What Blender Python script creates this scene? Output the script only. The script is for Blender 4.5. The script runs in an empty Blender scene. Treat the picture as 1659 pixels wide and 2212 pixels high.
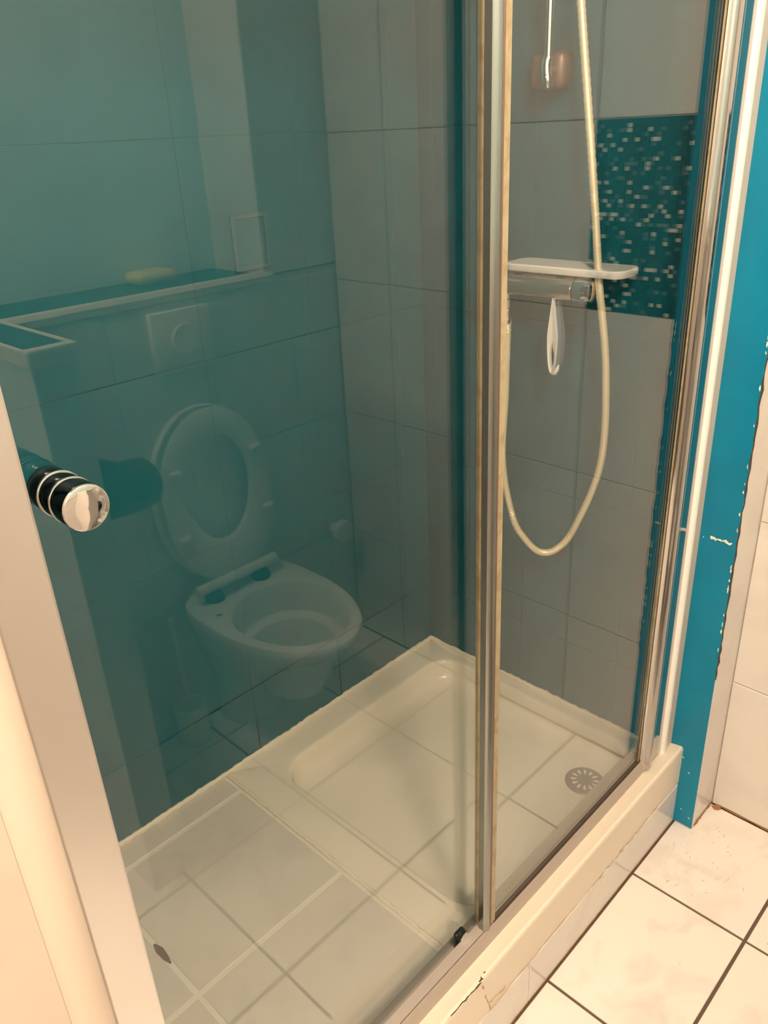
import bpy, bmesh, math, random
from mathutils import Vector, Matrix
random.seed(7)
S = bpy.context.scene
COL = S.collection
PI = math.pi

# ------------------------------------------------------------------ camera
P_, R_, YAW, FPX = .4426, -.0508, .7871, 1734.2
fw = Vector((math.cos(YAW)*math.cos(P_), math.sin(YAW)*math.cos(P_), -math.sin(P_)))
rt = Vector((math.sin(YAW), -math.cos(YAW), 0))
up = rt.cross(fw)
rt2 = rt*math.cos(R_) + up*math.sin(R_)
up2 = -rt*math.sin(R_) + up*math.cos(R_)
cam = bpy.data.cameras.new('camera'); camo = bpy.data.objects.new('camera', cam); COL.objects.link(camo)
M = Matrix((rt2, up2, -fw)).transposed().to_4x4(); M.translation = (0, 0, 1.47)
camo.matrix_world = M
cam.sensor_fit = 'HORIZONTAL'; cam.sensor_width = 36; cam.lens = 36*FPX/1659; cam.clip_start = .01
S.camera = camo

# ------------------------------------------------------------------ light and exposure
S.view_settings.view_transform = 'Standard'; S.view_settings.look = 'None'
S.view_settings.gamma = 1; S.view_settings.use_curve_mapping = False
S.view_settings.exposure = 0.12
w = bpy.data.worlds.new('world'); S.world = w; w.use_nodes = True
w.node_tree.nodes['Background'].inputs[0].default_value = (1, .78, .55, 1)
w.node_tree.nodes['Background'].inputs[1].default_value = .12
LAMP = Vector((.24, -.24, 2.34))
lamp = bpy.data.lights.new('ceiling_bulb', 'POINT'); lamp.energy = 66; lamp.color = (1, .765, .56)
lamp.shadow_soft_size = .09
lo = bpy.data.objects.new('ceiling_bulb', lamp); COL.objects.link(lo); lo.location = LAMP
HALL = Vector((-1.65, -.05, 2.15))
hl = bpy.data.lights.new('hall_fill', 'POINT'); hl.energy = 95; hl.color = (1, .78, .57); hl.shadow_soft_size = .10  # unseen light, added to brighten the right wall through the doorway
ho = bpy.data.objects.new('hall_fill', hl); COL.objects.link(ho); ho.location = HALL

# ------------------------------------------------------------------ materials
def mat(name, col, rough=.4, metal=0, spec=.5, noise=None, bump=0, bscale=40, coat=0):
    """noise = (other colour, scale, low, high): blotches of another colour"""
    m = bpy.data.materials.new(name); m.use_nodes = True
    nt = m.node_tree; b = nt.nodes['Principled BSDF']
    b.inputs['Base Color'].default_value = (*col, 1); b.inputs['Roughness'].default_value = rough
    b.inputs['Metallic'].default_value = metal; b.inputs['Specular IOR Level'].default_value = spec
    b.inputs['Coat Weight'].default_value = coat
    geo = nt.nodes.new('ShaderNodeNewGeometry')
    if noise:
        oc, sc, lo_, hi = noise
        n = nt.nodes.new('ShaderNodeTexNoise'); n.inputs['Scale'].default_value = sc; n.inputs['Detail'].default_value = 6
        n.inputs['Distortion'].default_value = 1.0
        r = nt.nodes.new('ShaderNodeMapRange'); r.inputs[1].default_value = lo_; r.inputs[2].default_value = hi
        mx = nt.nodes.new('ShaderNodeMix'); mx.data_type = 'RGBA'
        mx.inputs[6].default_value = (*col, 1); mx.inputs[7].default_value = (*oc, 1)
        nt.links.new(geo.outputs['Position'], n.inputs['Vector'])
        nt.links.new(n.outputs['Fac'], r.inputs[0]); nt.links.new(r.outputs[0], mx.inputs[0])
        nt.links.new(mx.outputs[2], b.inputs['Base Color'])
    if bump:
        n2 = nt.nodes.new('ShaderNodeTexNoise'); n2.inputs['Scale'].default_value = bscale; n2.inputs['Detail'].default_value = 3
        bp = nt.nodes.new('ShaderNodeBump'); bp.inputs['Strength'].default_value = bump; bp.inputs['Distance'].default_value = .002
        nt.links.new(geo.outputs['Position'], n2.inputs['Vector'])
        nt.links.new(n2.outputs['Fac'], bp.inputs['Height']); nt.links.new(bp.outputs[0], b.inputs['Normal'])
    return m

def glass_mat(name, tint, ior):
    m = bpy.data.materials.new(name); m.use_nodes = True; nt = m.node_tree
    nt.nodes.remove(nt.nodes['Principled BSDF']); out = nt.nodes['Material Output']
    geo = nt.nodes.new('ShaderNodeNewGeometry')
    io = nt.nodes.new('ShaderNodeMix'); io.data_type = 'FLOAT'      # sheet seen from within: same Fresnel term as from outside
    io.inputs[2].default_value = ior; io.inputs[3].default_value = 1/ior
    nt.links.new(geo.outputs['Backfacing'], io.inputs[0])
    fr = nt.nodes.new('ShaderNodeFresnel'); nt.links.new(io.outputs[0], fr.inputs['IOR'])
    tr = nt.nodes.new('ShaderNodeBsdfTransparent'); tr.inputs[0].default_value = (*tint, 1)
    gl = nt.nodes.new('ShaderNodeBsdfGlossy'); gl.inputs['Roughness'].default_value = .004
    mx = nt.nodes.new('ShaderNodeMixShader')
    nt.links.new(fr.outputs[0], mx.inputs[0]); nt.links.new(tr.outputs[0], mx.inputs[1]); nt.links.new(gl.outputs[0], mx.inputs[2])
    nt.links.new(mx.outputs[0], out.inputs['Surface'])
    return m

WHITE = mat('cream_wall_tile', (.72, .69, .655), .16, noise=((.67, .635, .60), 6, .45, .7))
BEIGE = mat('beige_wall_tile', (.56, .475, .405), .2, noise=((.52, .44, .37), 6, .45, .7))
BEIGEP = mat('beige_plaster', (.60, .50, .42), .45, bump=.12, bscale=20)
BEIGEG = mat('beige_grout', (.47, .39, .32), .9)
GROUTW = mat('white_grout', (.70, .66, .58), .9, bump=.3)
PLASTER = mat('cream_plaster', (.79, .71, .595), .5, bump=.15, bscale=25)
MARBLE = mat('marbled_floor_tile', (.85, .81, .765), .18, noise=((.70, .66, .62), 9, .52, .78))
GROUTD = mat('dark_floor_grout', (.13, .09, .06), .9, bump=.4)
TRAYFLOOR = mat('shower_floor_tile', (.70, .66, .58), .22, noise=((.64, .60, .54), 8, .45, .7))
GROUTS = mat('shower_white_grout', (.80, .755, .65), .9, bump=.4)
CERAMIC = mat('cream_ceramic', (.86, .80, .67), .15, spec=.5)
TOILETW = mat('toilet_ceramic', (.80, .80, .78), .12)
TEALT = mat('dark_teal_wall_tile', (.005, .120, .160), .25, spec=.3, noise=((.004, .108, .145), 5, .4, .7))
TEALR = mat('teal_side_tile', (.005, .11, .15), .25, spec=.3, noise=((.004, .095, .13), 5, .4, .7))
TEALG = mat('teal_grout', (.005, .108, .145), .8)
TEALP = mat('teal_gloss_paint', (.005, .21, .355), .25, spec=.3, noise=((.006, .18, .305), 4, .4, .7), bump=.08, bscale=18)
CHROME = mat('chrome', (.78, .77, .76), .05, 1)
CHROMED = mat('darkened_chrome', (.50, .485, .47), .10, 1)  # base colour darkened in place of a dark reflection in the jamb
PROFILE = mat('grey_profile', (.30, .31, .29), .22, .9)
SATIN = mat('satin_aluminium', (.74, .73, .72), .26, 1)
RAILM = mat('brushed_rail', (.44, .39, .35), .42, .15)
BLACKCH = mat('black_chrome', (.035, .045, .05), .12, 1)
SEAL = mat('yellowed_seal', (.37, .31, .195), .3, noise=((.27, .20, .10), 30, .45, .7))
DARK = mat('dark_crack', (.06, .038, .025), .9)
RUST = mat('brown_grout', (.34, .17, .08), .9)
CAULK = mat('cream_sealant', (.86, .80, .66), .5, bump=.6, bscale=60)
WPLAST = mat('white_plastic', (.85, .83, .80), .25)
GPLAST = mat('blue_grey_plastic', (.13, .18, .24), .35)
BROWNM = mat('brown_metal', (.20, .13, .105), .4, .5)
BLACKP = mat('black_plastic', (.010, .013, .014), .25)
HOSE = mat('pale_metal_hose', (.86, .76, .55), .32, .25)
STEEL = mat('stained_steel', (.30, .25, .20), .4, .5)
SOAP = mat('yellow_soap', (.75, .62, .25), .5)
CEIL = mat('ceiling_paint', (.70, .68, .65), .8)
DOORW = mat('dark_wood', (.05, .035, .025), .5)
GLASS = glass_mat('shower_glass', (.975, .982, .975), 1.54)
MOS = [mat('mosaic_dark', (.004, .022, .026), .2), mat('mosaic_teal', (.008, .055, .065), .2),
       mat('mosaic_grey', (.14, .19, .19), .2), mat('mosaic_pearl', (.75, .75, .66), .15)]

# ------------------------------------------------------------------ helpers
def obj(name, bm, m, parent=None, smooth=False, at=(0, 0, 0)):
    me = bpy.data.meshes.new(name); bmesh.ops.recalc_face_normals(bm, faces=bm.faces); bm.to_mesh(me); bm.free()
    if smooth:
        for p in me.polygons: p.use_smooth = True
        try: me.set_sharp_from_angle(angle=math.radians(38))
        except Exception: pass
    me.materials.append(m)
    o = bpy.data.objects.new(name, me); COL.objects.link(o); o.location = at
    if parent: adopt(o, parent)
    return o
def world_loc(o):
    l = Vector(o.location)
    if o.parent: l = l + world_loc(o.parent) if o.matrix_parent_inverse == Matrix.Identity(4) else l
    return l
def adopt(o, parent):
    o.parent = parent; o.matrix_parent_inverse = Matrix.Translation(-Vector(parent.get('_w', parent.location)))
    o['_w'] = tuple(o.location)
def thing(name, label, cat, loc, group=None):
    o = bpy.data.objects.new(name, None); COL.objects.link(o); o.location = loc; o.empty_display_size = .05
    o['label'] = label; o['category'] = cat
    if group: o['group'] = group
    o['_w'] = tuple(loc)
    return o
def tag(o, label, cat, group=None, kind=None):
    o['label'] = label; o['category'] = cat
    if group: o['group'] = group
    if kind: o['kind'] = kind
    return o
def box(bm, x0, x1, y0, y1, z0, z1, bev=0, seg=2):
    r = bmesh.ops.create_cube(bm, size=1)
    vs = r['verts']
    for v in vs: v.co = Vector(((x0+x1)/2+v.co.x*(x1-x0), (y0+y1)/2+v.co.y*(y1-y0), (z0+z1)/2+v.co.z*(z1-z0)))
    if bev:
        es = list({e for v in vs for e in v.link_edges})
        bmesh.ops.bevel(bm, geom=es, offset=bev, segments=seg, profile=.5, affect='EDGES')
    return bm
def nb(): return bmesh.new()
def loft(bm, rings, cap0=True, cap1=True, closed=True):
    vr = [[bm.verts.new(p) for p in r] for r in rings]; n = len(rings[0])
    for a, b in zip(vr, vr[1:]):
        for i in range(n if closed else n-1):
            j = (i+1) % n; bm.faces.new((a[i], a[j], b[j], b[i]))
    if cap0: bm.faces.new(vr[0])
    if cap1: bm.faces.new(vr[-1][::-1])
    return vr
def tube(bm, pts, rad, n=12, cap=True):
    pts = [Vector(p) for p in pts]; rings = []; nrm = None
    for i, p in enumerate(pts):
        t = (pts[min(i+1, len(pts)-1)]-pts[max(i-1, 0)]).normalized()
        if nrm is None: nrm = t.orthogonal().normalized()
        nrm = (nrm-t*nrm.dot(t)).normalized(); b = t.cross(nrm)
        r = rad[i] if isinstance(rad, (list, tuple)) else rad
        rings.append([p+(nrm*math.cos(2*PI*k/n)+b*math.sin(2*PI*k/n))*r for k in range(n)])
    loft(bm, rings, cap, cap); return bm
def lathe(bm, prof, c, ax, n=32):
    """prof: (distance along ax, radius)"""
    c = Vector(c); ax = Vector(ax).normalized(); u = ax.orthogonal().normalized(); v = ax.cross(u)
    loft(bm, [[c+ax*d+(u*math.cos(2*PI*k/n)+v*math.sin(2*PI*k/n))*max(r, 1e-5) for k in range(n)] for d, r in prof]); return bm
def spline(pts, per=10):
    P = [Vector(p) for p in pts]; P = [P[0]*2-P[1]]+P+[P[-1]*2-P[-2]]; out = []
    for i in range(1, len(P)-2):
        for k in range(per):
            t = k/per; a, b, c, d = P[i-1], P[i], P[i+1], P[i+2]
            out.append(.5*((2*b)+(c-a)*t+(2*a-5*b+4*c-d)*t*t+(3*b-a-3*c+d)*t**3))
    out.append(P[-2]); return out
def prism(bm, prof, axis, a, b):
    """extrude a closed 2-D outline along axis; outline in the two other axes, in x,y,z order"""
    def P(u, v, w): return {'x': (w, u, v), 'y': (u, w, v), 'z': (u, v, w)}[axis]
    loft(bm, [[P(u, v, a) for u, v in prof], [P(u, v, b) for u, v in prof]]); return bm

# tiles: chamfered slabs sharing mesh data. nrm: '+x','-x','+y','-y','+z'
_tm = {}
def tile_mesh(w, h, t, nrm, c, m):
    key = (round(w, 4), round(h, 4), t, nrm, c, m.name)
    if key in _tm: return _tm[key]
    bm = nb()
    def P(u, v, d):
        s = 1 if nrm[0] == '+' else -1
        return {'x': (s*d, u, v), 'y': (u, s*d, v), 'z': (u, v, s*d)}[nrm[1]]
    def ring(i, d): a, b = w/2-i, h/2-i; return [P(-a, -b, d), P(a, -b, d), P(a, b, d), P(-a, b, d)]
    loft(bm, [ring(0, 0), ring(0, t-c), ring(c, t)], False, True)
    bmesh.ops.recalc_face_normals(bm, faces=bm.faces)
    # make sure the outward side faces nrm
    f = max(bm.faces, key=lambda f: f.calc_center_median().dot(Vector(P(0, 0, 1))))
    if f.normal.dot(Vector(P(0, 0, 1))) < 0: bmesh.ops.reverse_faces(bm, faces=bm.faces)
    me = bpy.data.meshes.new('tile'); bm.to_mesh(me); bm.free(); me.materials.append(m); _tm[key] = me; return me
def tiles(parent, nrm, plane, us, vs, m, gap=.003, t=.004, c=.0012, name='tile', jit=.0004, skip=None):
    for i in range(len(us)-1):
        for j in range(len(vs)-1):
            u0, u1, v0, v1 = us[i], us[i+1], vs[j], vs[j+1]
            if u1-u0 < .01 or v1-v0 < .01: continue
            if skip and skip((u0+u1)/2, (v0+v1)/2): continue
            me = tile_mesh(u1-u0-gap, v1-v0-gap, t, nrm, c, m)
            o = bpy.data.objects.new(name, me); COL.objects.link(o)
            s = 1 if nrm[0] == '+' else -1; d = plane+s*random.uniform(-jit, 0); u, v = (u0+u1)/2, (v0+v1)/2
            o.location = {'x': (d, u, v), 'y': (u, d, v), 'z': (u, v, d)}[nrm[1]]
            adopt(o, parent)
def grid(lo, hi, start, step):
    k0 = math.ceil((lo-start)/step+1e-6); g = [lo]; k = k0
    while start+k*step < hi-1e-6:
        g.append(start+k*step); k += 1
    return g+[hi]
def strip(bm, pts, wd, nrm, lift=.0006):
    """jagged crack or smear: ribbon with a little thickness, lying on a surface"""
    pts = [Vector(p) for p in pts]; n = Vector(nrm); L = []; Rr = []
    for i, p in enumerate(pts):
        t = (pts[min(i+1, len(pts)-1)]-pts[max(i-1, 0)]).normalized(); s = t.cross(n).normalized()
        k = wd*(.35+random.random()*.9)/2
        if i in (0, len(pts)-1): k *= .3
        L.append(p+s*k); Rr.append(p-s*k)
    rings = [[a, b, b+n*lift, a+n*lift] for a, b in zip(L, Rr)]
    loft(bm, rings); return bm
def jag(a, b, n, amp):
    a, b = Vector(a), Vector(b)
    return [a.lerp(b, i/n)+Vector((random.uniform(-amp, amp) for _ in range(3)))*(0 if i in (0, n) else 1) for i in range(n+1)]

# ------------------------------------------------------------------ constants of the place (metres; camera above the origin)
YS, YF = .5862, .5588          # glass planes: sliding door, fixed pane
XW = 1.516                     # bathroom right wall
XT, Y1 = 1.4085, .474          # teal pier face and its end
XR, YB = 1.4046, 1.251         # shower right wall, shower back wall
ZT = .185                      # tray rim
YW, YN = -.488, -.694          # toilet wall, niche back
XL = -.75; ZC = 2.45
GA, GS, GD = .5615, .3263, .2745    # floor grout: x start, step, y start
ZB, ZU, XB, XU = .3634, .3705, .8043, .2587

# ------------------------------------------------------------------ setting
def struct(name, bm, m, label=None, cat='wall'):
    o = obj(name, bm, m); o['kind'] = 'structure'
    if label: tag(o, label, cat)
    return o
floor = struct('floor', box(nb(), XL, XW+.05, -.69, .60, -.06, -.004), GROUTD, 'bathroom floor of marbled cream tiles with dark brown joints', 'floor')
tiles(floor, '+z', -.004, grid(XL, XW, GA, GS), grid(YW, .5165, GD, GS), MARBLE, gap=.0065, t=.004, c=.001, jit=.0003)
bm = nb(); rs = random.Random(11)
for _ in range(46):
    a, r = rs.uniform(0, 2*PI), rs.random()**.6
    p = Vector((1.335+.115*r*math.cos(a), .425+.075*r*math.sin(a), .0002)) if rs.random() < .8 else Vector((rs.uniform(.8, 1.4), rs.uniform(.2, .49), .0002))
    q = p+Vector((rs.uniform(.003, .012), rs.uniform(-.004, .004), 0)); strip(bm, [p, (p+q)/2+Vector((0, .001, 0)), q], rs.uniform(.0008, .0022), (0, 0, 1), .0002)
o = obj('scuff_marks', bm, mat('grey_scuff', (.52, .45, .38), .7), floor); o['kind'] = 'stuff'
struct('ceiling', box(nb(), -2.75, XW+.3, -.9, YB+.1, ZC, ZC+.08), CEIL, 'plain pale ceiling above the bathroom and shower', 'ceiling')

# right wall with cream tiles and the mosaic panel
wr = struct('wall_right', box(nb(), XW+.004, XW+.16, -.75, Y1+.02, 0, ZC), GROUTW, 'cream tiled bathroom wall right of the teal pier')
ZR = [0, .352, .741, 1.1127, 1.4715, 1.85, 2.22, ZC]
mosy = (.228, .470)
tiles(wr, '-x', XW+.004, [YW, -.289, -.03, mosy[0], Y1], ZR, WHITE, gap=.0022, skip=lambda u, v: u > .23 and 1.12 < v < 1.46)
mp = obj('mosaic_panel', box(nb(), XW+.0005, XW+.006, mosy[0], Y1, 1.1135, 1.4705), MOS[0], wr)
# about 1,000 squares: the 300 nearest the visible edge are pieces, the rest one part
ms = .0083; cells = []
ny = int((mosy[1]-mosy[0])/ms); nz = int(.356/ms)
for j in range(nz):
    for i in range(ny): cells.append((mosy[0]+(i+.5)*ms, 1.1145+(j+.5)*ms))
rm = random.Random(3)
pick = []
for c in cells:
    r = rm.random(); pick.append(3 if r < .10 else 2 if r < .22 else 1 if r < .55 else 0)
sing = [k for k, c in enumerate(cells) if pick[k] >= 2 and c[0] < .42][:300]
ss = set(sing)
for k in sing:
    me = tile_mesh(ms-.0012, ms-.0012, .0028, '-x', .0006, MOS[pick[k]])
    o = bpy.data.objects.new('mosaic_tile', me); COL.objects.link(o); o.location = (XW+.0005, *cells[k]); adopt(o, mp)
def mosaic_stuff(name, cs, pk, nrm, plane, size, parent, cols):
    bm = nb()
    for (u, v), k in zip(cs, pk):
        a = size/2-.0006
        def P(x, y, d):
            s = 1 if nrm[0] == '+' else -1
            return {'x': (plane+s*d, x, y), 'z': (x, y, plane+s*d)}[nrm[1]]
        q = [(u-a, v-a), (u+a, v-a), (u+a, v+a), (u-a, v+a)]
        lo = [bm.verts.new(P(x, y, 0)) for x, y in q]; hi = [bm.verts.new(P(x, y, .0026)) for x, y in q]
        fs = [bm.faces.new(hi)]+[bm.faces.new((lo[i], lo[(i+1) % 4], hi[(i+1) % 4], hi[i])) for i in range(4)]
        for f in fs: f.material_index = k
    o = obj(name, bm, cols[0], parent)
    for c in cols[1:]: o.data.materials.append(c)
    o['kind'] = 'stuff'; return o
rest = [k for k in range(len(cells)) if k not in ss]
mosaic_stuff('mosaic_tiles', [cells[k] for k in rest], [pick[k] for k in rest], '-x', XW+.0005, ms, mp, MOS)

# teal pier carrying the shower jamb
def pier_bm():
    bm = nb(); prism(bm, [(XT, Y1), (XW+.16, Y1), (XW+.16, .60), (XT, .60)], 'z', 0, ZC); return bm
pier = struct('wall_pier', pier_bm(), WHITE, 'narrow teal painted wall end beside the shower door', 'wall')
obj('painted_face', box(nb(), XT-.003, XT, Y1-.0005, .60, .004, ZC, .001), TEALP, pier)
bm = nb()
for z0, z1 in ((.742, .739), ):
    strip(bm, jag((XT-.003, .538, .731), (XT-.003, .482, .735), 16, .0035), .006, (-1, 0, 0), .0008)
for _ in range(22):
    z = random.uniform(.45, 1.15); strip(bm, jag((XT-.003, Y1+.002, z), (XT-.003, Y1+.0025, z+random.uniform(.003, .012)), 2, .001), .0026, (-1, 0, 0), .001)
for y, z in ((.512, .19), (.50, .045), (.527, .05), (.495, .155), (.48, .03)):
    strip(bm, jag((XT-.003, y, z), (XT-.003, y+.004, z+.003), 2, .001), .003, (-1, 0, 0), .0006)
o = obj('paint_chips', bm, CAULK, pier); o['kind'] = 'stuff'
bm = nb(); strip(bm, jag((XT-.001, Y1-.0004, .42), (XT-.001, Y1-.0004, 1.3), 60, .0012), .006, (0, -1, 0), .0012)
obj('dark_gap', bm, DARK, pier)
bm = nb(); strip(bm, jag((XT+.01, Y1-.0005, .004), (XW, Y1-.0005, .004), 14, .0008), .009, (0, -1, 0), .001)
strip(bm, jag((XW, Y1-.01, .003), (XW, -.2, .003), 24, .0006), .005, (-1, 0, 0), .0008)
strip(bm, jag((XW-.016, Y1-.012, .0008), (XW+.001, Y1-.02, .0008), 6, .002), .02, (0, 0, 1), .001)
obj('brown_joint', bm, RUST, pier)

# shower back and right wall: dark teal tiles
wb = struct('wall_back', box(nb(), -.05, XR+.2, YB+.0012, YB+.12, 0, ZC), TEALG, 'dark teal tiled back wall of the shower')
ZBS = [.05]+[ZB+ZU*k for k in range(6)]+[ZC]
XBS = [.10, .284]+[XB+XU*k for k in range(3)]+[XR]
tiles(wb, '-y', YB+.0012, XBS, ZBS, TEALT, gap=.0012, t=.0012, c=.0004)
bm = nb()
strip(bm, jag((.62, YB-.0002, ZB), (1.345, YB-.0002, ZB), 46, .0006), .0014, (0, -1, 0), .0006)
for x in (XB, XB+XU):
    strip(bm, jag((x, YB-.0002, ZT+.012), (x, YB-.0002, ZT+.085), 9, .0012), .0028, (0, -1, 0), .0006)
obj('cracked_joint', bm, mat('blackened_grout', (.004, .012, .02), .9), wb)
wsr = struct('wall_shower_right', box(nb(), XR+.0012, XR+.12, .6005, YB+.003, 0, ZC), TEALG, 'dark teal tiled shower wall carrying the mixer')
tiles(wsr, '-x', XR+.0012, grid(.601, YB, YB-.30, XU), ZBS, TEALR, gap=.0012, t=.0012, c=.0004)
struct('wall_shower_left', box(nb(), .04, .16, .66, YB+.003, 0, ZC), TEALT, 'teal end wall of the shower behind the left jamb')

# left wall end beside the shower door
wl = struct('wall_left', box(nb(), XL, .108, .524, .66, 0, ZC), BEIGEG, 'cream tiled wall end left of the shower door')
tiles(wl, '-y', .524, [XL, -.41, -.15, .108], [0, .37, .74, 1.11, 1.48, 1.85, 2.22, ZC], BEIGE, gap=.002, t=.004, c=.001)
bm = nb()
prism(bm, [(.1065, .66), (.1065, .5205)]+[(.125+.017*math.sin(a), .5255-.010*math.cos(a)) for a in [(-60+15*k)*PI/180 for k in range(11)]]+[(.143, .66)], 'z', 0, ZC)
o = struct('trim_1', bm, BEIGEP, 'rounded cream edge strip along the left chrome jamb', 'trim')
for p in o.data.polygons: p.use_smooth = True
try: o.data.set_sharp_from_angle(angle=math.radians(40))
except Exception: pass

# toilet wall: lower boxing, ledge, niche, pier
wt = struct('wall_rear', box(nb(), XL, XW+.02, YN-.06, YW-.004, 0, 1.155), GROUTW, 'cream tiled wall boxing in the cistern behind the toilet')
tiles(wt, '+y', YW-.004, [-.3, -.04, .22, .488, .57, .829, 1.088, 1.347, XW], [0, .372, .742, .985, 1.140], WHITE, gap=.0024)
wu = struct('wall_rear_upper', box(nb(), XL, 1.275, YN-.06, YN, 1.150, ZC), mat('pale_aqua_wall', (.70, .86, .88), .3, noise=((.66, .82, .84), 4, .4, .7)), 'pale aqua wall above the mosaic ledge')
box_ = nb(); box(box_, 1.275, XW+.02, YN-.06, YW, 1.157, ZC, .003)
wp = struct('wall_rear_pier', box_, WHITE, 'cream wall return at the right end of the mosaic ledge')
bm = nb(); prism(bm, [(YW+.004, 1.140), (YW+.006, 1.156), (YW, 1.165), (YW-.026, 1.165), (YW-.026, 1.150), (YW-.006, 1.140)], 'x', .1, 1.300)
struct('trim_2', bm, PLASTER, 'white bullnose edge along the mosaic ledge above the toilet', 'trim')
cs = []; pk = []
for i in range(118):
    for j in range(18):
        u, v = .2+(i+.5)*.009, YN+(j+.5)*.009
        if v < YW-.03 and u < 1.272: cs.append((u, v)); pk.append(1 if rm.random() < .6 else 0)
lp = obj('ledge_bed', box(nb(), .2, 1.274, YN, YW-.026, 1.154, 1.160), MOS[0], wt)
mosaic_stuff('mosaic_tiles', cs, pk, '+z', 1.1598, .009, lp, [MOS[1], MOS[0]])

# half wall between toilet and doorway
hw = struct('wall_half', box(nb(), .490, .568, YW, -.080, 0, 1.172, .003), WHITE, 'low cream half wall with mosaic top beside the toilet')
bm = nb(); box(bm, .486, .572, -.096, -.074, 1.160, 1.190, .004); box(bm, .486, .494, YW, -.096, 1.160, 1.190, .003); box(bm, .564, .572, YW, -.096, 1.160, 1.190, .003)
obj('edge_strip', bm, PLASTER, hw)
lp2 = obj('top_bed', box(nb(), .494, .564, YW, -.096, 1.170, 1.186), MOS[0], hw)
cs = []; pk = []
for i in range(7):
    for j in range(43):
        cs.append((.4975+(i+.5)*.009, YW+.003+(j+.5)*.009)); pk.append(0 if rm.random() < .7 else 1)
mosaic_stuff('mosaic_tiles', cs, pk, '+z', 1.186, .009, lp2, [MOS[1], MOS[0]])

# far left wall with the doorway
bm = nb(); box(bm, XL-.1, XL, -.75, -.42, 0, ZC); box(bm, XL-.1, XL, .40, .66, 0, ZC); box(bm, XL-.1, XL, -.42, .40, 2.04, ZC)
struct('wall_doorway', bm, CEIL, 'pale wall around the bathroom doorway')
dr = struct('door_1', box(nb(), XL-.92, XL-.10, .405, .445, .006, 2.035, .002), DOORW, 'dark wooden bathroom door swung open into the hall', 'door')
bm = nb(); tube(bm, [(XL-.84, .405, 1.02), (XL-.84, .355, 1.02), (XL-.83, .350, 1.02), (XL-.73, .350, 1.02)], .009, 10); obj('door_handle', bm, CHROME, dr, True)
bm = nb(); box(bm, -2.75, -2.65, -.9, .8, 0, ZC); box(bm, -2.75, XL-.1, -.9, -.8, 0, ZC); box(bm, -2.75, XL-.1, .70, .80, 0, ZC)
struct('wall_hall', bm, CEIL, 'pale walls of the hall beyond the bathroom doorway')
struct('floor_hall', box(nb(), -2.75, XL, -.9, .8, -.06, -.001), DOORW, 'dark floor of the hall beyond the doorway', 'floor')
struct('reflection_door', box(nb(), -2.648, -2.61, -.45, .38, .005, 2.03, .002), DOORW, 'unseen dark door added at the hall end for the chrome to reflect', 'door')  # added out of view to give the chrome jamb something dark to mirror

# ------------------------------------------------------------------ shower curb and floor
bm = nb()
prism(bm, [(.5205, 0), (.5205, .113), (.5168, .116), (.5165, .212), (.518, .2165), (.5225, .2185), (.545, .214), (.60, .212), (.60, 0)], 'x', .143, XT-.003)
curb = struct('trim_3', bm, PLASTER, 'cream plastered curb under the shower door with a cracked front', 'trim')
tiles(curb, '-y', .5205, [.143, .33, .578, .826, 1.073, XT-.003], [.003, .1125], WHITE, gap=.0018, t=.0042, c=.001, name='skirting_tile')
bm = nb()
strip(bm, jag((.70, .5163, .117), (.98, .5163, .119), 24, .0016), .0014, (0, -1, 0), .0006)
strip(bm, jag((1.02, .5163, .116), (1.33, .5163, .123), 30, .0018), .0024, (0, -1, 0), .0006)
obj('cracked_joint', bm, mat('worn_joint', (.50, .35, .23), .9), curb)
bm = nb()
strip(bm, jag((.684, .5163, .206), (.703, .5163, .140), 8, .0015), .0025, (0, -1, 0), .0006)
strip(bm, jag((.703, .5163, .140), (.752, .5163, .131), 6, .002), .0025, (0, -1, 0), .0006)
strip(bm, jag((.703, .5163, .140), (.71, .5163, .117), 5, .001), .003, (0, -1, 0), .0006)
obj('chip_crack', bm, mat('tan_crack', (.50, .33, .20), .9), curb)
bm = nb(); strip(bm, jag((.683, .5166, .215), (.60, .5185, .216), 14, .0008), .0018, (0, -.7, .7), .0008); strip(bm, jag((.68, .519, .217), (.70, .522, .218), 4, .002), .005, (0, -.5, .8), .001)
obj('chipped_edge', bm, DARK, curb)
bm = nb(); strip(bm, jag((.55, .5205, .0015), (XT, .5205, .0015), 60, .0006), .004, (0, -1, 0), .004)
obj('floor_joint', bm, RUST, curb)

sf = struct('floor_shower', box(nb(), .12, .7025, .60, YB+.003, .05, ZT-.0015), GROUTS, 'raised tiled floor left of the shower tray with white joints', 'floor')
tiles(sf, '+z', ZT-.0035, [.12, .3675, .6985], [.60, .863, 1.183, YB], TRAYFLOOR, gap=.009, t=.0035, c=.0012)
bm = nb(); strip(bm, [(.3675, 1.002, ZT-.001), (.368, .985, ZT-.001), (.3675, .965, ZT-.001), (.368, .948, ZT-.001)], .012, (0, 0, 1), .0012)
obj('missing_grout', bm, DARK, sf)

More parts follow.
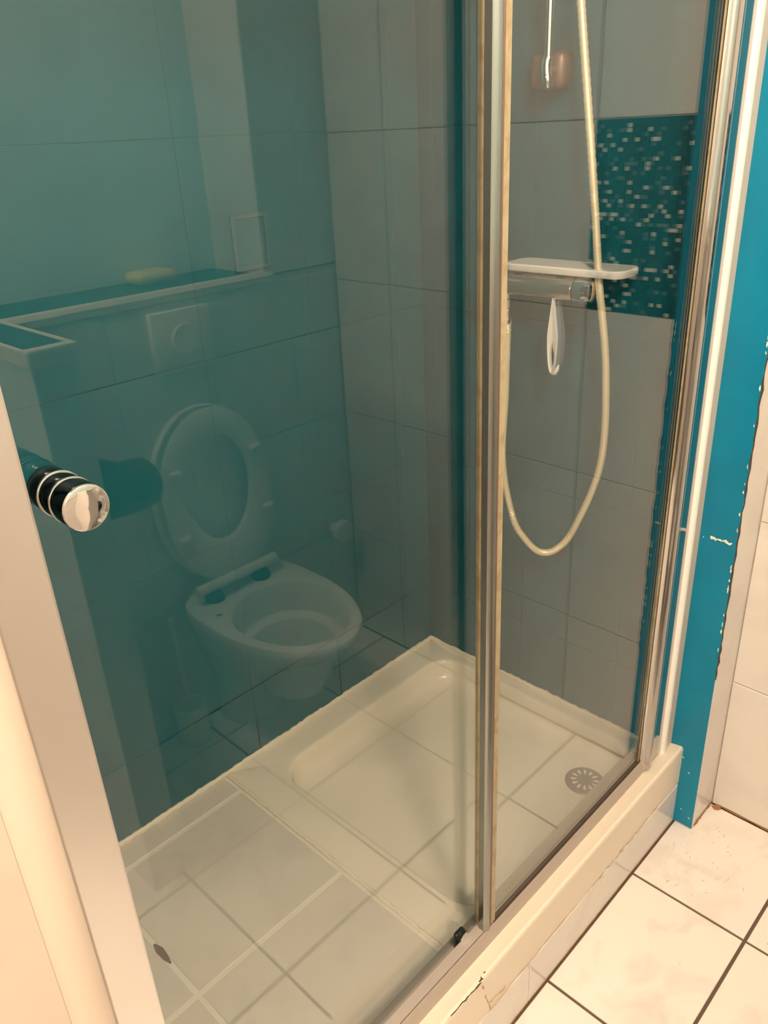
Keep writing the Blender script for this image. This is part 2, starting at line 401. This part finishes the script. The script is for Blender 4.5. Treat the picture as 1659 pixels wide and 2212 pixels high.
# ------------------------------------------------------------------ shower tray
def rrect(x0, x1, y0, y1, r, z, n=8):
    out = []
    for cx, cy, a0 in ((x1-r, y1-r, 0), (x0+r, y1-r, 90), (x0+r, y0+r, 180), (x1-r, y0+r, 270)):
        for k in range(n+1):
            a = math.radians(a0+90*k/n); out.append((cx+r*math.cos(a), cy+r*math.sin(a), z))
    return out
tray = thing('shower_tray', 'cream ceramic shower tray with rounded basin in the shower corner', 'shower tray', (1.05, .92, .05))
X0, X1, Y0, Y1t = .7075, XR-.0005, .60, YB-.0005
bi = (.790, 1.366, .612, 1.172)
rings = [rrect(X0, X1, Y0, Y1t, .004, .06), rrect(X0, X1, Y0, Y1t, .004, ZT-.002), rrect(X0+.002, X1-.002, Y0+.002, Y1t-.002, .004, ZT)]
for off, z, r in ((-.010, ZT, .075), (-.004, ZT-.0008, .07), (.0, ZT-.003, .066), (.003, ZT-.009, .063), (.006, ZT-.025, .06), (.010, ZT-.038, .056), (.018, ZT-.048, .05), (.030, ZT-.0525, .046), (.042, ZT-.054, .04)):
    rings.append(rrect(bi[0]+off, bi[1]-off, bi[2]+off*.5, bi[3]-off, r, z))
zf = ZT-.054
rings.append(rrect(1.0, 1.1, .85, .95, .02, zf-.002))
bm = nb(); loft(bm, rings); obj('basin', bm, CERAMIC, tray, True)
dr_ = nb(); DC = (1.258, .668)
lathe(dr_, [(0, .043), (.0022, .0435), (.004, .041), (.0052, .036), (.0058, .014), (.0058, 0)], (DC[0], DC[1], zf-.0015), (0, 0, 1), 40)
dc = obj('drain_cover', dr_, STEEL, tray, True); dc['label'] = 'round grey brown drain cover with a ring of slots'
bm = nb()
for k in range(12):
    a = 2*PI*k/12; c, s_ = math.cos(a), math.sin(a)
    ri, ro = .017, .031
    ring = []
    for q in range(10):
        t = 2*PI*q/10; r = (ri+ro)/2+(ro-ri)/2*math.cos(t); wv = .0034*math.sin(t)*(1 if math.cos(t) > -.2 else .6)
        ring.append((DC[0]+c*r-s_*wv, DC[1]+s_*r+c*wv))
    loft(bm, [[(x, y, zf+.0040) for x, y in ring], [(x, y, zf+.00475) for x, y in ring]])
obj('drain_slots', bm, CERAMIC, dc)
# sealant beads
def bead(name, a, b, wd, n, label):
    a, b = Vector(a), Vector(b); bm = nb(); pts = []; rr = []
    for i in range(n+1):
        p = a.lerp(b, i/n); p = p+Vector((random.uniform(-1, 1)*.0008, random.uniform(-1, 1)*.0008, random.uniform(-.0006, .0014))); pts.append(p); rr.append(wd*random.uniform(.72, 1.2))
    tube(bm, pts, rr, 7); return tag(obj(name, bm, CAULK, None, True), label, 'sealant')
bead('sealant_bead', (.16, YB-.003, ZT+.003), (XR-.002, YB-.003, ZT+.003), .0058, 150, 'ragged cream sealant bead along the foot of the back wall')
bead('sealant_bead', (XR-.003, YB-.004, ZT+.003), (XR-.003, .615, ZT+.003), .0055, 90, 'cream sealant bead between tray and the mixer wall')
bead('sealant_bead', (.704, YB-.004, ZT-.0005), (.704, .605, ZT-.0005), .0042, 70, 'white sealant line between tray and the tiled shower floor')

# ------------------------------------------------------------------ shower enclosure
fr = thing('shower_enclosure', 'chrome shower door frame with bottom rail and wall jambs', 'shower screen', (.75, .56, .21))
bm = nb()
prism(bm, [(.5475, .212), (.5475, .219), (.5515, .2415), (.5530, .2445), (.5545, .2445), (.5545, .2375), (.5635, .2375), (.5635, .2445), (.566, .2445), (.569, .230), (.60, .222), (.60, .212)], 'x', .143, 1.316)
obj('bottom_rail', bm, RAILM, fr)
bm = nb(); box(bm, .143, .742, .5555, .5725, .239, .2475, .0006, 1); obj('rail_insert', bm, RAILM, fr)
bm = nb()
prism(bm, [(1.2745, .5625), (1.2745, .5570)]+[(1.2955-.0195*math.cos(a), .5565-.0165*math.sin(a)) for a in [PI*k/14 for k in range(1, 14)]]+[(1.3155, .5535), (1.3155, .5625)], 'z', .222, 1.97)
o = obj('wall_jamb', bm, CHROMED, fr, True); o['label'] = 'curved chrome jamb on the right'
bm = nb(); box(bm, 1.3155, 1.3565, .548, .56, .214, 1.97, .0005, 1)
o = obj('jamb_flange', bm, CHROMED, fr)
bm = nb(); box(bm, .143, .187, .530, .5755, .216, 1.97, .0025, 2); box(bm, .143, .158, .5755, .60, .216, 1.97)
o = obj('wall_jamb', bm, SATIN, fr); o['label'] = 'flat satin jamb on the left'
bm = nb(); box(bm, .143, 1.316, .548, .60, 1.955, 1.99, .002); obj('top_rail', bm, CHROME, fr)
bm = nb(); box(bm, .766, 1.276, .5535, .5570, .2372, .2480); obj('rail_seal', bm, DARK, fr)
bm = nb(); box(bm, 1.2690, 1.2722, .5550, .5568, .243, 1.955); obj('jamb_seal', bm, SEAL, fr)
bm = nb(); box(bm, 1.2722, 1.2744, .5545, .5568, .243, 1.955); obj('jamb_gap', bm, DARK, fr)

# white trim between jamb and teal pier
bm = nb(); prism(bm, [(1.3570, .60), (1.3570, .547)]+[(1.3675-.0105*math.cos(a), .547-.007*math.sin(a)) for a in [PI*k/8 for k in range(9)]]+[(1.3780, .60)], 'z', .212, ZC)
t4 = struct('trim_4', bm, WPLAST, 'white rounded sealing strip between chrome jamb and pier', 'trim')
struct('trim_5', box(nb(), 1.3782, XT-.0032, .5445, .60, .10, ZC, .001), mat('beige_strip', (.66, .57, .49), .5), 'flat cream strip beside the teal painted pier', 'trim')

# fixed pane
fp = thing('fixed_glass_panel', 'fixed clear glass shower pane right of the upright profile', 'shower glass', (1.0, YF, .24))
bm = nb(); box(bm, .756, 1.274, YF-.0012, YF+.0012, .2385, 1.955); obj('glass_pane', bm, GLASS, fp)
bm = nb(); prism(bm, [(.7385, .5560), (.7425, .5515), (.7475, .5500), (.7520, .5520), (.7545, .5540), (.7545, .5655), (.7385, .5655)], 'z', .2475, 1.955); obj('edge_profile', bm, PROFILE, fp, True)
bm = nb(); box(bm, .7550, .7580, .5535, .5640, .2460, 1.955, .0006, 1); o = obj('dark_gasket', bm, BROWNM, fp)
bm = nb(); box(bm, .7585, .7700, .5545, .5560, .2460, 1.955, .0005, 1); o = obj('clear_seal', bm, SEAL, fp); o['label'] = 'yellowed translucent strip on the pane edge'

# sliding door
sd = thing('sliding_door', 'sliding clear glass shower door with round knob at left', 'shower door', (.45, YS, .21))
bm = nb(); box(bm, .160, .7585, YS-.0012, YS+.0012, .2155, 1.955); obj('glass_pane', bm, GLASS, sd)
bm = nb(); box(bm, .7590, .7725, YS-.0045, YS+.0045, .2155, 1.955, .0015, 2); o = obj('edge_seal', bm, SEAL, sd); o['label'] = 'yellowed seal strip on the door edge'
bm = nb(); box(bm, .7728, .7800, YS-.007, YS+.004, .2155, 1.955, .001, 1); obj('edge_profile', bm, PROFILE, sd)
# knob
KX, KZ = .221, 1.2355
bm = nb(); lathe(bm, [(0, .0165), (.001, .0172), (.017, .0172), (.019, .0158), (.023, .0158), (.025, .0174), (.036, .0174), (.038, .0160), (.042, .0160), (.044, .0178), (.0575, .0180), (.0595, .0176)], (KX, YS-.0012, KZ), (0, -1, 0), 48)
kb = obj('knob', bm, BLACKCH, sd, True)
for d in (.0185, .0375):
    bm = nb(); lathe(bm, [(d, .0162), (d+.0008, .0182), (d+.0026, .0182), (d+.0034, .0162)], (KX, YS-.0012, KZ), (0, -1, 0), 48); obj('knob_ring', bm, CHROMED, kb, True)
bm = nb(); lathe(bm, [(0, .0176), (.0012, .0180), (.0022, .0175), (.0026, .0164), (.0032, .009), (.0034, 0)], (KX, YS-.0607, KZ), (0, -1, 0), 48)
kc = obj('knob_cap', bm, CHROME, kb, True); kc['label'] = 'mirror polished round knob end'
# roller clip at the foot of the door
bm = nb(); box(bm, .694, .716, YS-.010, YS-.0013, .2155, .260, .003, 3); lathe(bm, [(0, .0105), (.004, .0105), (.0055, .0085), (.006, 0)], (.706, YS-.010, .2525), (0, -1, 0), 24)
ck = obj('roller_clip', bm, BLACKP, sd, True)
bm = nb(); lathe(bm, [(0, .0095), (.0012, .0098), (.0024, .0088), (.003, .004), (.0032, 0)], (.706, YS-.016, .2525), (0, -1, 0), 24); obj('clip_cap', bm, CHROME, ck, True)

# ------------------------------------------------------------------ mixer, shelf, hose, rail
MX, MZ = 1.335, 1.188
mixer = thing('shower_mixer', 'chrome thermostatic bar mixer on the right shower wall', 'tap', (XR, .88, MZ))
bm = nb(); lathe(bm, [(0, .018), (.001, .0205), (.004, .0218), (.165, .0218), (.168, .0205), (.1685, .018)], (MX, .975, MZ), (0, -1, 0), 40); obj('bar_body', bm, mat('satin_grey_metal', (.50, .49, .46), .22, .9), mixer, True)
for y, s_ in ((.805, -1), (.976, 1)):
    bm = nb(); lathe(bm, [(0, .019), (.002, .0222), (.012, .0228), (.030, .0222), (.036, .020), (.0385, .015), (.039, 0)], (MX, y, MZ), (0, s_, 0), 40)
    h = obj('control_knob', bm, CHROME, mixer, True)
    bm = nb()
    for k in range(10):
        a = 2*PI*k/10; box(bm, -.0012, .0012, 0, .018, .0215, .0240, .0004, 1)
        vs = bm.verts[-1:] if False else None
    bm.free()
    bm = nb()
    for k in range(10):
        a = 2*PI*k/10; c = Vector((MX+.0226*math.cos(a), y+s_*.010, MZ+.0226*math.sin(a)))
        tube(bm, [c, c+Vector((0, s_*.018, 0))], .0016, 6)
    obj('grip_rib', bm, CHROME, h, True)
for y in (.945, .830):
    bm = nb(); lathe(bm, [(0, .030), (.004, .030), (.008, .026), (.009, .014), (XR-MX, .014)], (XR, y, MZ), (-1, 0, 0), 32); obj('wall_escutcheon', bm, CHROME, mixer, True)
bm = nb(); lathe(bm, [(0, .010), (.012, .010), (.013, .012), (.030, .012), (.032, .009), (.034, .008)], (MX, .962, MZ-.018), (0, 0, -1), 24); obj('hose_outlet', bm, CHROME, mixer, True)

shelf = thing('mixer_shelf', 'white tray shelf lying on top of the mixer bar', 'shelf', (1.355, .83, 1.212))
def rr2(x0, x1, y0, y1, r, z, n=5): return rrect(x0, x1, y0, y1, r, z, n)
bm = nb(); SH = (1.322, XR-.002, .712, .965)
loft(bm, [rr2(*SH, .022, 1.2145), rr2(SH[0]-.002, SH[1], SH[2]-.002, SH[3]+.002, .024, 1.2175), rr2(SH[0]-.002, SH[1], SH[2]-.002, SH[3]+.002, .024, 1.2255), rr2(SH[0], SH[1], SH[2], SH[3], .022, 1.228)])
obj('shelf_board', bm, WPLAST, shelf, True)
bm = nb(); box(bm, 1.328, 1.342, .83, .85, 1.2130, 1.2150, .0005, 1); obj('rest_pad', bm, GPLAST, shelf)
bm = nb(); box(bm, 1.328, 1.342, .93, .95, 1.2130, 1.2150, .0005, 1); obj('rest_pad', bm, GPLAST, shelf)

# hanging loop handle under the mixer
sq = thing('loop_handle', 'pale tapered handle with slotted loop hanging below the mixer', 'handle', (1.328, .842, 1.168))
def leaf(yc, half, off=0.0, n=28):
    """outline in y,z: pointed at the top, round at the foot"""
    out = []
    for k in range(n):
        t = 2*PI*k/n; z = -math.cos(t)          # -1 foot ... 1 top
        wv = math.sin(t)*half*(1-.55*max(0, z)**1.2)*(1 if z < 0 else (1-.35*z))
        out.append((yc+wv, z))
    return out
def place(o, z0, z1, dy=0): return [(y+dy*((1+z)/2), z0+(z1-z0)*(1+z)/2) for y, z in o]
outer = place(leaf(.8450, .0100), 1.026, 1.172, .003); inner = place(leaf(.8450, .0054), 1.036, 1.088, .001)
bm = nb()
def at(o, x): return [(x, y, z) for y, z in o]
rings = [at(inner, 1.324), at(outer, 1.322), at(outer, 1.330), at(inner, 1.332), at(inner, 1.324)]
loft(bm, rings, False, False); bmesh.ops.remove_doubles(bm, verts=bm.verts, dist=1e-5)
obj('front_shell', bm, WPLAST, sq, True)
o2 = place(leaf(.8340, .0100), 1.038, 1.172, .006)
bm = nb(); loft(bm, [at(o2, 1.3285), at(o2, 1.338)]); o = obj('shade_shell', bm, GPLAST, sq, True); o['label'] = 'blue grey shell, shaded side of the handle put in as colour'  # separate dark shell paints the shadow side of the pale handle
bm = nb(); tube(bm, [(1.330, .848, 1.032), (1.326, .842, 1.027), (1.322, .835, 1.029), (1.320, .829, 1.038), (1.320, .826, 1.046)], [.0045, .005, .005, .0042, .0015], 10); obj('hook_tip', bm, WPLAST, sq, True)

# hose
hs = thing('shower_hose', 'pale ribbed metal shower hose hanging in a long loop', 'hose', (1.345, .962, 1.12))
hp = [(1.336, .962, 1.128), (1.340, .963, 1.10), (1.345, .968, .957), (1.345, .972, .80), (1.345, .942, .676), (1.345, .908, .632), (1.345, .868, .612), (1.345, .826, .632), (1.345, .785, .697), (1.345, .735, .857), (1.345, .739, 1.044), (1.337, .762, 1.212), (1.340, .786, 1.368), (1.345, .833, 1.649), (1.345, .850, 1.78), (1.335, .862, 1.84)]
sp = spline(hp, 44); rad = [.0072+(.0006 if k % 2 else -.0003) for k in range(len(sp))]
bm = nb(); tube(bm, sp, rad, 10); obj('hose_tube', bm, HOSE, hs, True)
bm = nb(); lathe(bm, [(0, .0090), (.003, .0095), (.018, .0095), (.020, .0080), (.024, .0080), (.030, .0068)], (1.336, .962, 1.137), (0, 0, -1), 16); obj('hose_nut', bm, CHROME, hs, True)

rail = thing('shower_riser_rail', 'slim chrome riser rail on the right shower wall', 'rail', (1.352, .897, 1.53))
bm = nb(); tube(bm, [(1.352, .897, z) for z in (1.566, 1.7, 1.85, 2.05)], .0075, 20); obj('rail_bar', bm, CHROME, rail, True)
bm = nb(); tube(bm, spline([(1.352, .897, 1.572), (1.350, .898, 1.566), (1.347, .897, 1.553), (1.346, .894, 1.538), (1.350, .894, 1.528)], 6), .0098, 16); obj('end_cap', bm, CHROME, rail, True)
bm = nb(); box(bm, 1.362, XR-.0003, .872, .948, 1.522, 1.584, .016, 4); o = obj('wall_bracket', bm, BROWNM, rail, True); o['label'] = 'rounded wall bracket, brown reflection put into its colour'  # brown base colour stands in for what the chrome reflects
bm = nb(); tube(bm, [(1.350, .897, 1.553), (1.368, .902, 1.553)], .007, 12); obj('bracket_stem', bm, CHROME, rail, True)
bm = nb(); tube(bm, [(1.352, .897, 2.03), (XR, .897, 2.03)], .010, 14); obj('wall_bracket', bm, CHROME, rail, True)
hd = thing('shower_handset', 'chrome shower handset held high on the riser rail', 'shower head', (1.335, .86, 1.85))
bm = nb(); tube(bm, [(1.335, .862, 1.835), (1.325, .866, 1.90), (1.30, .87, 1.99)], [.010, .012, .013], 14); obj('handset_handle', bm, CHROME, hd, True)
bm = nb(); lathe(bm, [(0, .012), (.006, .038), (.02, .042), (.024, .040), (.0245, 0)], (1.302, .87, 2.0), (-.8, 0, -.5), 28); obj('spray_head', bm, CHROME, hd, True)
bm = nb(); box(bm, 1.3415, 1.362, .886, .908, 1.868, 1.898, .004, 2); obj('slider_holder', bm, CHROME, rail, True)

# ------------------------------------------------------------------ things seen mirrored in the glass
# small framed tile hatch on the back wall
ht = thing('inspection_hatch', 'small square framed hatch on the teal back wall', 'hatch', (.936, YB, 1.30))
bm = nb(); hx0, hx1, hz0, hz1 = .896, .978, 1.249, 1.347
box(bm, hx0, hx0+.008, YB-.004, YB, hz0, hz1, .001, 1); box(bm, hx1-.008, hx1, YB-.004, YB, hz0, hz1, .001, 1); box(bm, hx0+.008, hx1-.008, YB-.004, YB, hz1-.008, hz1, .001, 1); box(bm, hx0+.008, hx1-.008, YB-.004, YB, hz0, hz0+.008, .001, 1)
obj('hatch_frame', bm, TEALG, ht)
bm = nb(); box(bm, hx0+.008, hx1-.008, YB-.001, YB, hz0+.008, hz1-.008); obj('hatch_panel', bm, TEALT, ht)

# toilet
TX = 1.028
toilet = thing('toilet', 'white toilet with raised seat and lid against the cistern wall', 'toilet', (TX, -.25, 0))
def egg(hwid, yf, yb, z, n=40, sq_=.0):
    """yf = front (large y), yb = back; sq_ squares the back"""
    out = []; ym = yb+(yf-yb)*.42
    for k in range(n):
        t = 2*PI*k/n; c, s_ = math.cos(t), math.sin(t)
        x = hwid*abs(s_)**(1-.35*sq_*(c < 0))*(1 if s_ >= 0 else -1)
        y = ym+(yf-ym)*c if c >= 0 else ym+(ym-yb)*(-(abs(c)**(1-.55*sq_)))
        out.append((TX+x, y, z))
    return out
rings = [egg(.092, -.350, YW+.001, 0.001, sq_=1), egg(.092, -.348, YW+.001, .02, sq_=1), egg(.090, -.335, YW+.001, .09, sq_=1), egg(.104, -.285, YW+.001, .17, sq_=1), egg(.140, -.165, YW+.001, .26, sq_=1), egg(.164, -.055, YW+.001, .335, sq_=1), egg(.174, -.008, YW+.001, .375, sq_=1), egg(.176, -.001, YW+.001, .392, sq_=1), egg(.172, -.005, YW+.002, .401, sq_=1),
         egg(.160, -.02, YW+.02, .405, sq_=.8), egg(.138, -.036, -.355, .404), egg(.132, -.042, -.350, .397), egg(.128, -.050, -.346, .36), egg(.124, -.058, -.340, .325), egg(.104, -.085, -.318, .312), egg(.096, -.10, -.308, .26), egg(.080, -.13, -.295, .19), egg(.045, -.18, -.28, .17)]
bm = nb(); loft(bm, rings); obj('bowl', bm, TOILETW, toilet, True)
HY, HZ = -.412, .442
LEAN = math.radians(5)
def seat_pt(x, h, d): return (TX-.012+x, HY-h*math.sin(LEAN)+d*math.cos(LEAN), HZ+h*math.cos(LEAN)+d*math.sin(LEAN))
def seat_out(hw_, h0, h1, n=48, sqb=.55):
    out = []; hm = h0+(h1-h0)*.52
    for k in range(n):
        t = 2*PI*k/n; c, s_ = math.cos(t), math.sin(t)
        if c >= 0: x, h = hw_*s_, hm+(h1-hm)*c
        else: x, h = hw_*(abs(s_)**(1-sqb*.6))*(1 if s_ >= 0 else -1)*(1-.14*abs(c)**2), hm+(hm-h0)*(-(abs(c)**(1-sqb*.45)))
        out.append((x, h))
    return out
so = seat_out(.163, .004, .452); si = seat_out(.097, .105, .380, sqb=.1)
def lift(o, d, k=1.0): return [seat_pt(x*k, h, d) for x, h in o]
def shrink(o, e):
    cx = 0; ch = sum(h for x, h in o)/len(o); return [(x*(1-e/.16), ch+(h-ch)*(1-e/.22)) for x, h in o]
bm = nb(); loft(bm, [lift(shrink(so, .004), -.052), lift(so, -.048), lift(so, -.030), lift(shrink(so, .004), -.026), lift(shrink(so, .02), -.030)])
obj('lid', bm, TOILETW, toilet, True)
bm = nb(); loft(bm, [lift(si, -.004), lift(shrink(so, .012), -.006), lift(shrink(so, .006), -.002), lift(shrink(so, .004), .008), lift(shrink(so, .012), .012), lift(shrink(si, -.012), .013), lift(si, .008), lift(si, -.004)], False, False)
bmesh.ops.remove_doubles(bm, verts=bm.verts, dist=1e-5)
seat = obj('seat', bm, TOILETW, toilet, True)
for x, h in ((.118, .315), (-.118, .315), (.128, .150), (-.128, .150)):
    a = Vector(seat_pt(x, h, .012)); bm = nb()
    tube(bm, [Vector(seat_pt(x-.016, h, .015)), Vector(seat_pt(x+.016, h, .015))], .008, 10); obj('bumper', bm, TOILETW, seat, True)
bm = nb(); tube(bm, [seat_pt(-.125, .002, .012), seat_pt(.125, .002, .012)], .014, 16); obj('hinge_bar', bm, TOILETW, toilet, True)
for x in (-.075, .075):
    bm = nb(); lathe(bm, [(0, .026), (.008, .026), (.022, .020), (.030, .014)], (TX-.012+x, HY+.010, .402), (0, 0, 1), 20); h = obj('hinge', bm, BLACKP, toilet, True); h['label'] = 'dark hinge foot'
bm = nb(); tube(bm, [(TX-.135, -.33, .4058), (TX-.120, -.325, .4058)], .0022, 6); o = obj('rim_mark', bm, BLACKP, toilet)

# flush plate
fpl = thing('flush_plate', 'white square flush plate with round button above the toilet', 'flush plate', (1.005, YW, 1.05))
bm = nb(); box(bm, .927, 1.088, YW, YW+.020, .981, 1.123, .004, 2); obj('plate', bm, WPLAST, fpl, True)
bm = nb(); lathe(bm, [(0, .036), (.003, .036), (.0055, .033), (.0035, .012), (.0030, 0)], (1.010, YW+.020, 1.055), (0, 1, 0), 36); obj('flush_button', bm, WPLAST, fpl, True)

# soap bar on the ledge
bm = nb(); box(bm, .995, 1.100, -.680, -.600, 1.1622, 1.192, .013, 4); tag(obj('soap_bar', bm, SOAP, None, True), 'pale yellow soap bar lying on the mosaic ledge', 'soap')

# dark roll cover on the toilet side of the half wall
rh = thing('roll_holder', 'black rounded paper roll holder fixed to the half wall', 'holder', (.568, -.135, .91))
bm = nb(); lathe(bm, [(0, .040), (.006, .046), (.070, .050), (.100, .046), (.112, .034), (.117, .014), (.118, 0)], (.578, -.135, .895), (1, 0, 0), 32); obj('roll_cover', bm, BLACKP, rh, True)
bm = nb(); prism(bm, [(-.183, .895), (-.087, .895), (-.115, .985), (-.155, .985)], 'x', .5685, .5790); obj('wall_plate', bm, BLACKP, rh)
bm = nb(); prism(bm, [(.579, .972), (.579, .930), (.66, .930)], 'y', -.150, -.120); obj('cover_flap', bm, BLACKP, rh)

# round white valve cap on the toilet wall
vv = thing('stop_valve', 'round white valve cap low on the wall right of the toilet', 'valve', (1.432, YW, .392))
bm = nb(); lathe(bm, [(0, .014), (.030, .014), (.031, .031), (.036, .0355), (.050, .0355), (.055, .031), (.0555, 0)], (1.432, YW, .392), (0, 1, 0), 28); obj('valve_cap', bm, WPLAST, vv, True)
bm = nb()
for k in range(5):
    a = 2*PI*k/5; c = Vector((1.432+.0165*math.cos(a), YW+.0560, .392+.0165*math.sin(a))); lathe(bm, [(0, .0045), (.001, .003)], c, (0, 1, 0), 10)
obj('valve_dimple', bm, GROUTW, vv)

# toilet brush
tb = thing('toilet_brush', 'white toilet brush standing in its pot left of the toilet', 'brush', (.895, -.44, 0))
bm = nb(); lathe(bm, [(0, .038), (.004, .042), (.09, .046), (.115, .044), (.118, .040), (.112, .038), (.01, .034), (.008, 0)], (.895-.06, -.435, .001), (0, 0, 1), 28); obj('brush_pot', bm, WPLAST, tb, True)
bm = nb(); tube(bm, [(.835, -.435, .02), (.835, -.436, .12), (.832, -.443, .30), (.830, -.446, .38)], [.010, .007, .006, .009], 12); obj('brush_handle', bm, WPLAST, tb, True)

# ceiling lamp
cl = thing('ceiling_lamp', 'round frosted globe lamp on the bathroom ceiling', 'lamp', (LAMP.x, LAMP.y, ZC))
bm = nb(); lathe(bm, [(0, .06), (.02, .06), (.03, .045)], (LAMP.x, LAMP.y, ZC), (0, 0, -1), 32); obj('lamp_base', bm, WPLAST, cl, True)
hc = thing('added_hall_lamp', 'added lamp base on the hall ceiling, out of view', 'lamp', (HALL.x, HALL.y, ZC))  # base made up to carry the added hall light
bm = nb(); lathe(bm, [(0, .06), (.02, .06), (.03, .03), (.16, .012), (.17, .02), (.19, .018)], (HALL.x, HALL.y, ZC), (0, 0, -1), 32); obj('lamp_base', bm, WPLAST, hc, True)

for o in bpy.data.objects:
    if '_w' in o: del o['_w']
